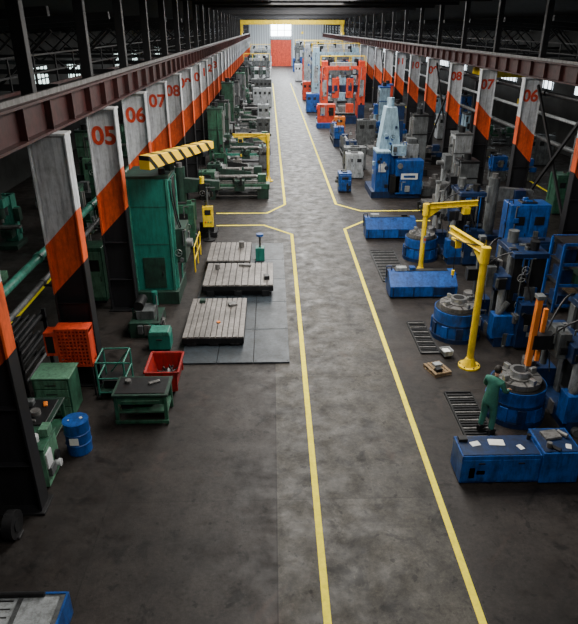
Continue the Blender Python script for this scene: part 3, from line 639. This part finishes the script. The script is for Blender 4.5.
b.box(BLUED,0,.4,0,3.0,2.8,.4); b.box(BLUE,.7,-.8,.3,1.6,.9,2.0); b.box(PAPER,.7,-1.26,1.2,1.0,.02,.35); b.box(BLUE,.7,-1.27,1.3,.7,.02,.14)
b.box(BLUE,-.9,-.3,.4,.8,1.4,2.3); b.box(BLUEL,-.9,-.3,2.7,.85,1.45,.12)
b.prism(BLUEL,[(-1.05,2.8),(.25,2.8),(-.1,5.2),(-.75,5.2)],-.2,.9); b.box(BLUE,-.4,.35,.4,1.1,1.1,2.4); b.cyl(BLUEL,(-.42,.35,5.2),(-.42,.35,5.7),.22)
b.box(BLUEL,.1,-.3,2.5,.8,.9,.6); b.cyl(STEELL,(.1,-1.3,2.0),(.1,-.6,2.0),.16); b.box(LGRAY,1.1,.8,.4,.7,1.2,2.6); b.box(GRAY,1.1,.8,3.0,.5,.8,.3)
b.box(DARK,-.15,-1.0,.4,.6,.5,1.0); b.box(WHITE,-.9,-1.02,1.6,.5,.03,.5)
b.greeble(.7,-.8,.3,1.6,.9,.8,M,8); b.greeble(-.9,-.3,.4,.8,1.4,2.3,M,12); b.greeble(-.4,.35,2.8,.9,1.1,1.6,M,10); b.greeble(1.1,.8,.4,.7,1.2,2.6,M,12); b.greeble(.1,-.3,2.5,.8,.9,.6,M,8); b.done()
boring(11.0,37.6,LGRAY,GRAY,3.6,180); cabinet(4.55,38.3,BLUE,.8,.9,1.2,0,'blue_parts_washer'); cabinet(5.6,42.0,LGRAY,1.2,.9,1.7); cabinet(6.0,45.0,GRAY,1.6,1,1.6)
boring(10.2,33.4,GRAY,DARK,2.8,180); boring(9.6,43,GRAY,DARK,4,180,1.4); lathe(11.3,46.5,BLUED,DARK,3)
lathe(6.0,49.5,BLUED,GRAY,5.,90); boring(9.6,51,BLUED,GRAY,3.8,180); lathe(5.8,56.5,BLUE,BLUED,5.,90); cabinet(8.2,54.7,GRAY,1.6,1.0,2.2); lathe(10.8,57.5,BLUE,LGRAY,3.2); boring(10.4,62,BLUEL,BLUE,4.2,180)
cabinet(6.6,61.5,ORG,1.0,.8,1.6); gantry(7.9,72,RED,BLUED,4.9,5.6,1.9,'red_gantry_milling_machine')
b=B('red_machine_cabinets',(5.6,65.6,0)); b.box(RED,0,0,.1,1.8,1,2.2); b.box(BLUE,0,-.2,.0,2.0,1.5,.5); b.box(LGRAY,-.4,-.52,1.2,.5,.03,.8); b.box(DARK,.5,-.52,1.2,.5,.03,.8); b.greeble(0,0,.5,1.8,1,1.8,[RED,BLUE,LGRAY,DARK],14); b.done()
boring(11.6,67,RED,BLUE,4.,180); cabinet(5.2,78,BLUE,2,1.5,2.2); gantry(8.2,84,BLUEL,GRAY,6,6.6,2.); cabinet(5.4,92,RED,2,1.5,2.5); boring(10,94,BLUE,BLUED,5,180)
gantry(8.2,104,LGRAY,BLUE,6,6.5,2.); boring(6.5,116,RED,GRAY,4.5); cabinet(6,126,WHITE,3,2,3); gantry(8,138,GRAY,BLUE,6,6); cabinet(7,152,BLUE,4,2,3)
for i,(x,y) in enumerate([(17,24),(20,30),(16.5,33),(20,38),(16.3,41),(20,46),(16.3,50),(20,55),(16.3,58),(20,64),(16.3,68),(20,75)]):
    c=[GRAY,BLUEL,GREEN,LGRAY,BLUE][i%5]
    [lambda:boring(x,y,c,GRAY,3.2),lambda:lathe(x,y,c,GRAY,3.),lambda:cabinet(x,y,c,2,1,2.2)][i%3]()
def bridge(x0,x1,y,z,h,name='yellow_bridge_crane'):
    b=B(name,((x0+x1)/2,y,0)); L=x1-x0
    for s in (-1,1):
        b.box(YEL,0,s*.8,z,L,.35,h); b.box(DARK,0,s*.8,z+h,L,.5,.04)
        b.box(YEL,s*(L/2-.2),0,8.14,.35,2.8,.5)
        for t in (-1,1): b.box(YEL,s*(L/2-.3),t*.8,8.5,.4,.35,max(.1,z-8.4)); b.cyl(BLK,(s*(L/2-.2)-.1,t*1.1,8.26),(s*(L/2-.2)+.1,t*1.1,8.26),.15)
    b.box(DARK,L*.1,0,z+h,1.4,1.8,.5); b.cyl(GRAY,(L*.1-.5,0,z+h+.6),(L*.1+.5,0,z+h+.6),.3)
    b.cyl(BLK,(L*.1,0,z+h),(L*.1,0,z-1.2),.03,n=6); b.box(YEL,L*.1,0,z-1.6,.4,.3,.4)
    b.done()
bridge(-5.75,13.6,125,9.9,.75)
b=B('side_bay_crane',(19,45,0)); b.box(YEL,0,0,6.3,9,.4,.6); b.box(YEL,0,1.4,6.3,9,.4,.6); b.box(DARK,-1,.7,6.9,1.2,1.6,.4); b.cyl(BLK,(-1,.7,6.9),(-1,.7,4.8),.02,n=6); b.box(YEL,-1,.7,4.4,.4,.3,.4)
for s in (-1,1): b.box(DARK,s*4.35,.7,6.05,.35,2.4,.3); b.box(BLK,s*4.35,.7,0,.25,.25,6.05)
b.done()
# ------------------------------------------------------------------ operator
def skinmesh(name,verts,edges,rad,roots,mat,parent,sub=1):
    me=bpy.data.meshes.new(name); me.from_pydata(verts,edges,[]); me.materials.append(mat)
    o=bpy.data.objects.new(name,me); bpy.context.collection.objects.link(o); o.parent=parent
    sk=o.modifiers.new('skin','SKIN'); sk.use_smooth_shade=True
    for i,r in enumerate(rad):
        d=me.skin_vertices[0].data[i]; d.radius=(r,r) if isinstance(r,(int,float)) else r; d.use_root=i in roots
    ss=o.modifiers.new('sub','SUBSURF'); ss.levels=sub; ss.render_levels=sub
    return o
def ell(name,c,r,mat,parent,seg=20,f=None):
    me=bpy.data.meshes.new(name); bm=bmesh.new(); bmesh.ops.create_uvsphere(bm,u_segments=seg,v_segments=seg*2//3,radius=1)
    for v in bm.verts:
        if f: f(v.co)
        v.co=Vector((v.co.x*r[0]+c[0],v.co.y*r[1]+c[1],v.co.z*r[2]+c[2]))
    for p in bm.faces: p.smooth=True
    bm.to_mesh(me); bm.free(); me.materials.append(mat)
    o=bpy.data.objects.new(name,me); bpy.context.collection.objects.link(o); o.parent=parent; return o
def person(name,x,y,rz,z=0,sc=1.):
    e=bpy.data.objects.new(name,None); bpy.context.collection.objects.link(e); e.location=(x,y,z); e.rotation_euler[2]=R(rz); e.scale=(sc,sc,sc)
    V=[(0,-.02,.96),(0,.0,1.14),(0,.04,1.33),(0,.07,1.46),(0,.09,1.52)]
    E=[(0,1),(1,2),(2,3),(3,4)]; Rd=[(.165,.125),(.155,.115),(.18,.125),(.12,.095),(.062,.062)]
    for s in (-1,1):
        i=len(V); V+=[(s*.18,.06,1.42),(s*.26,.12,1.20),(s*.23,.30,1.10),(s*.19,.41,1.10)]; Rd+=[.08,.06,.05,.043]; E+=[(3,i),(i,i+1),(i+1,i+2),(i+2,i+3)]
        i=len(V); V+=[(s*.095,-.02,.86),(s*.12,.02,.50),(s*.14,-.03,.12)]; Rd+=[.115,.085,.072]; E+=[(0,i),(i,i+1),(i+1,i+2)]
    skinmesh('coverall_body',V,E,Rd,[0],CLOTH,e,2)
    skinmesh('neck',[(0,.085,1.5),(0,.12,1.62)],[(0,1)],[.05,.05],[0],SKIN,e,1)
    def jaw(c):
        if c.z<0: c.x*=1+.28*c.z; c.y*=1+.1*c.z
    ell('head',(0,.15,1.66),(.078,.098,.12),SKIN,e,24,jaw)
    ell('hair',(0,.133,1.69),(.085,.097,.103),HAIR,e,20)
    ell('nose',(0,.248,1.645),(.013,.02,.022),SKIN,e,10)
    ell('mouth',(0,.234,1.605),(.025,.008,.007),REDD,e,10)
    for s in (-1,1):
        ell('ear',(s*.08,.145,1.655),(.012,.02,.03),SKIN,e,10); ell('eye',(s*.03,.234,1.665),(.013,.009,.008),PAPER,e,10); ell('pupil',(s*.03,.242,1.665),(.006,.004,.006),BLK,e,8)
        b=B('boot',(s*.14,0,0),0,.012); b.prism(BLK,[(-.12,0),(.18,0),(.18,.05),(.12,.09),(.03,.12),(.02,.17),(-.11,.17)],-.048,.048,'x'); b.done(e)
        w=Vector((s*.19,.41,1.10)); V=[w,w+Vector((-s*.005,.05,-.012)),w+Vector((-s*.008,.085,-.02))]; E=[(0,1),(1,2)]; Rd=[(.026,.022),(.036,.016),(.036,.014)]; roots=[0]
        for k,(ox,ln) in enumerate([(-.028,.066),(-.009,.075),(.010,.070),(.028,.055)]):
            p=w+Vector((ox,.075,-.018)); i=len(V); V+=[p,p+Vector((ox*.15,ln*.5,-.004)),p+Vector((ox*.2,ln*.85,-.022)),p+Vector((ox*.2,ln,-.045))]; Rd+=[.010,.0095,.0085,.007]; E+=[(i,i+1),(i+1,i+2),(i+2,i+3)]; roots.append(i)
        p=w+Vector((-s*.025,.03,-.012)); i=len(V); V+=[p,p+Vector((-s*.03,.025,-.01)),p+Vector((-s*.038,.055,-.025))]; Rd+=[.012,.011,.009]; E+=[(i,i+1),(i+1,i+2)]; roots.append(i)
        skinmesh('hand',V,E,Rd,roots,SKIN,e,1)
    return e
person('machine_operator',5.42,12.72,-49,.045,1.06)
# ------------------------------------------------------------------ lights
def area(x,y,z,sx,sy,e,col=(1,.96,.90),rot=(0,0,0)):
    l=bpy.data.lights.new('skylight_and_fill_lamp','AREA'); l.shape='RECTANGLE'; l.size=sx; l.size_y=sy; l.energy=e; l.color=col
    o=bpy.data.objects.new('skylight_and_fill_lamp',l); bpy.context.collection.objects.link(o); o.location=(x,y,z); o.rotation_euler=rot
area(2.2,20,11,5,12,3400); area(2.5,40,11,5,16,5000); area(3.5,69,13.5,5,26,10500,(1,.99,.97)); area(4,105,14.5,5,30,17000,(.96,.98,1)); area(4,147,14.5,5,40,28000,(.92,.97,1))
area(2,4,11,4,5,850)  # added fill lamp near the camera, no skylight; brightens the near column faces
w=bpy.data.worlds.new('world'); bpy.context.scene.world=w; w.use_nodes=True; w.node_tree.nodes['Background'].inputs[0].default_value=(.6,.75,1,1); w.node_tree.nodes['Background'].inputs[1].default_value=.3
# ------------------------------------------------------------------ camera
c=bpy.data.cameras.new('camera'); c.lens=606/624*36; c.sensor_width=36; c.clip_end=400
o=bpy.data.objects.new('camera',c); bpy.context.collection.objects.link(o); o.location=(0,0,9.5); o.rotation_euler=(R(90-25.2),0,R(-1.54))
bpy.context.scene.camera=o
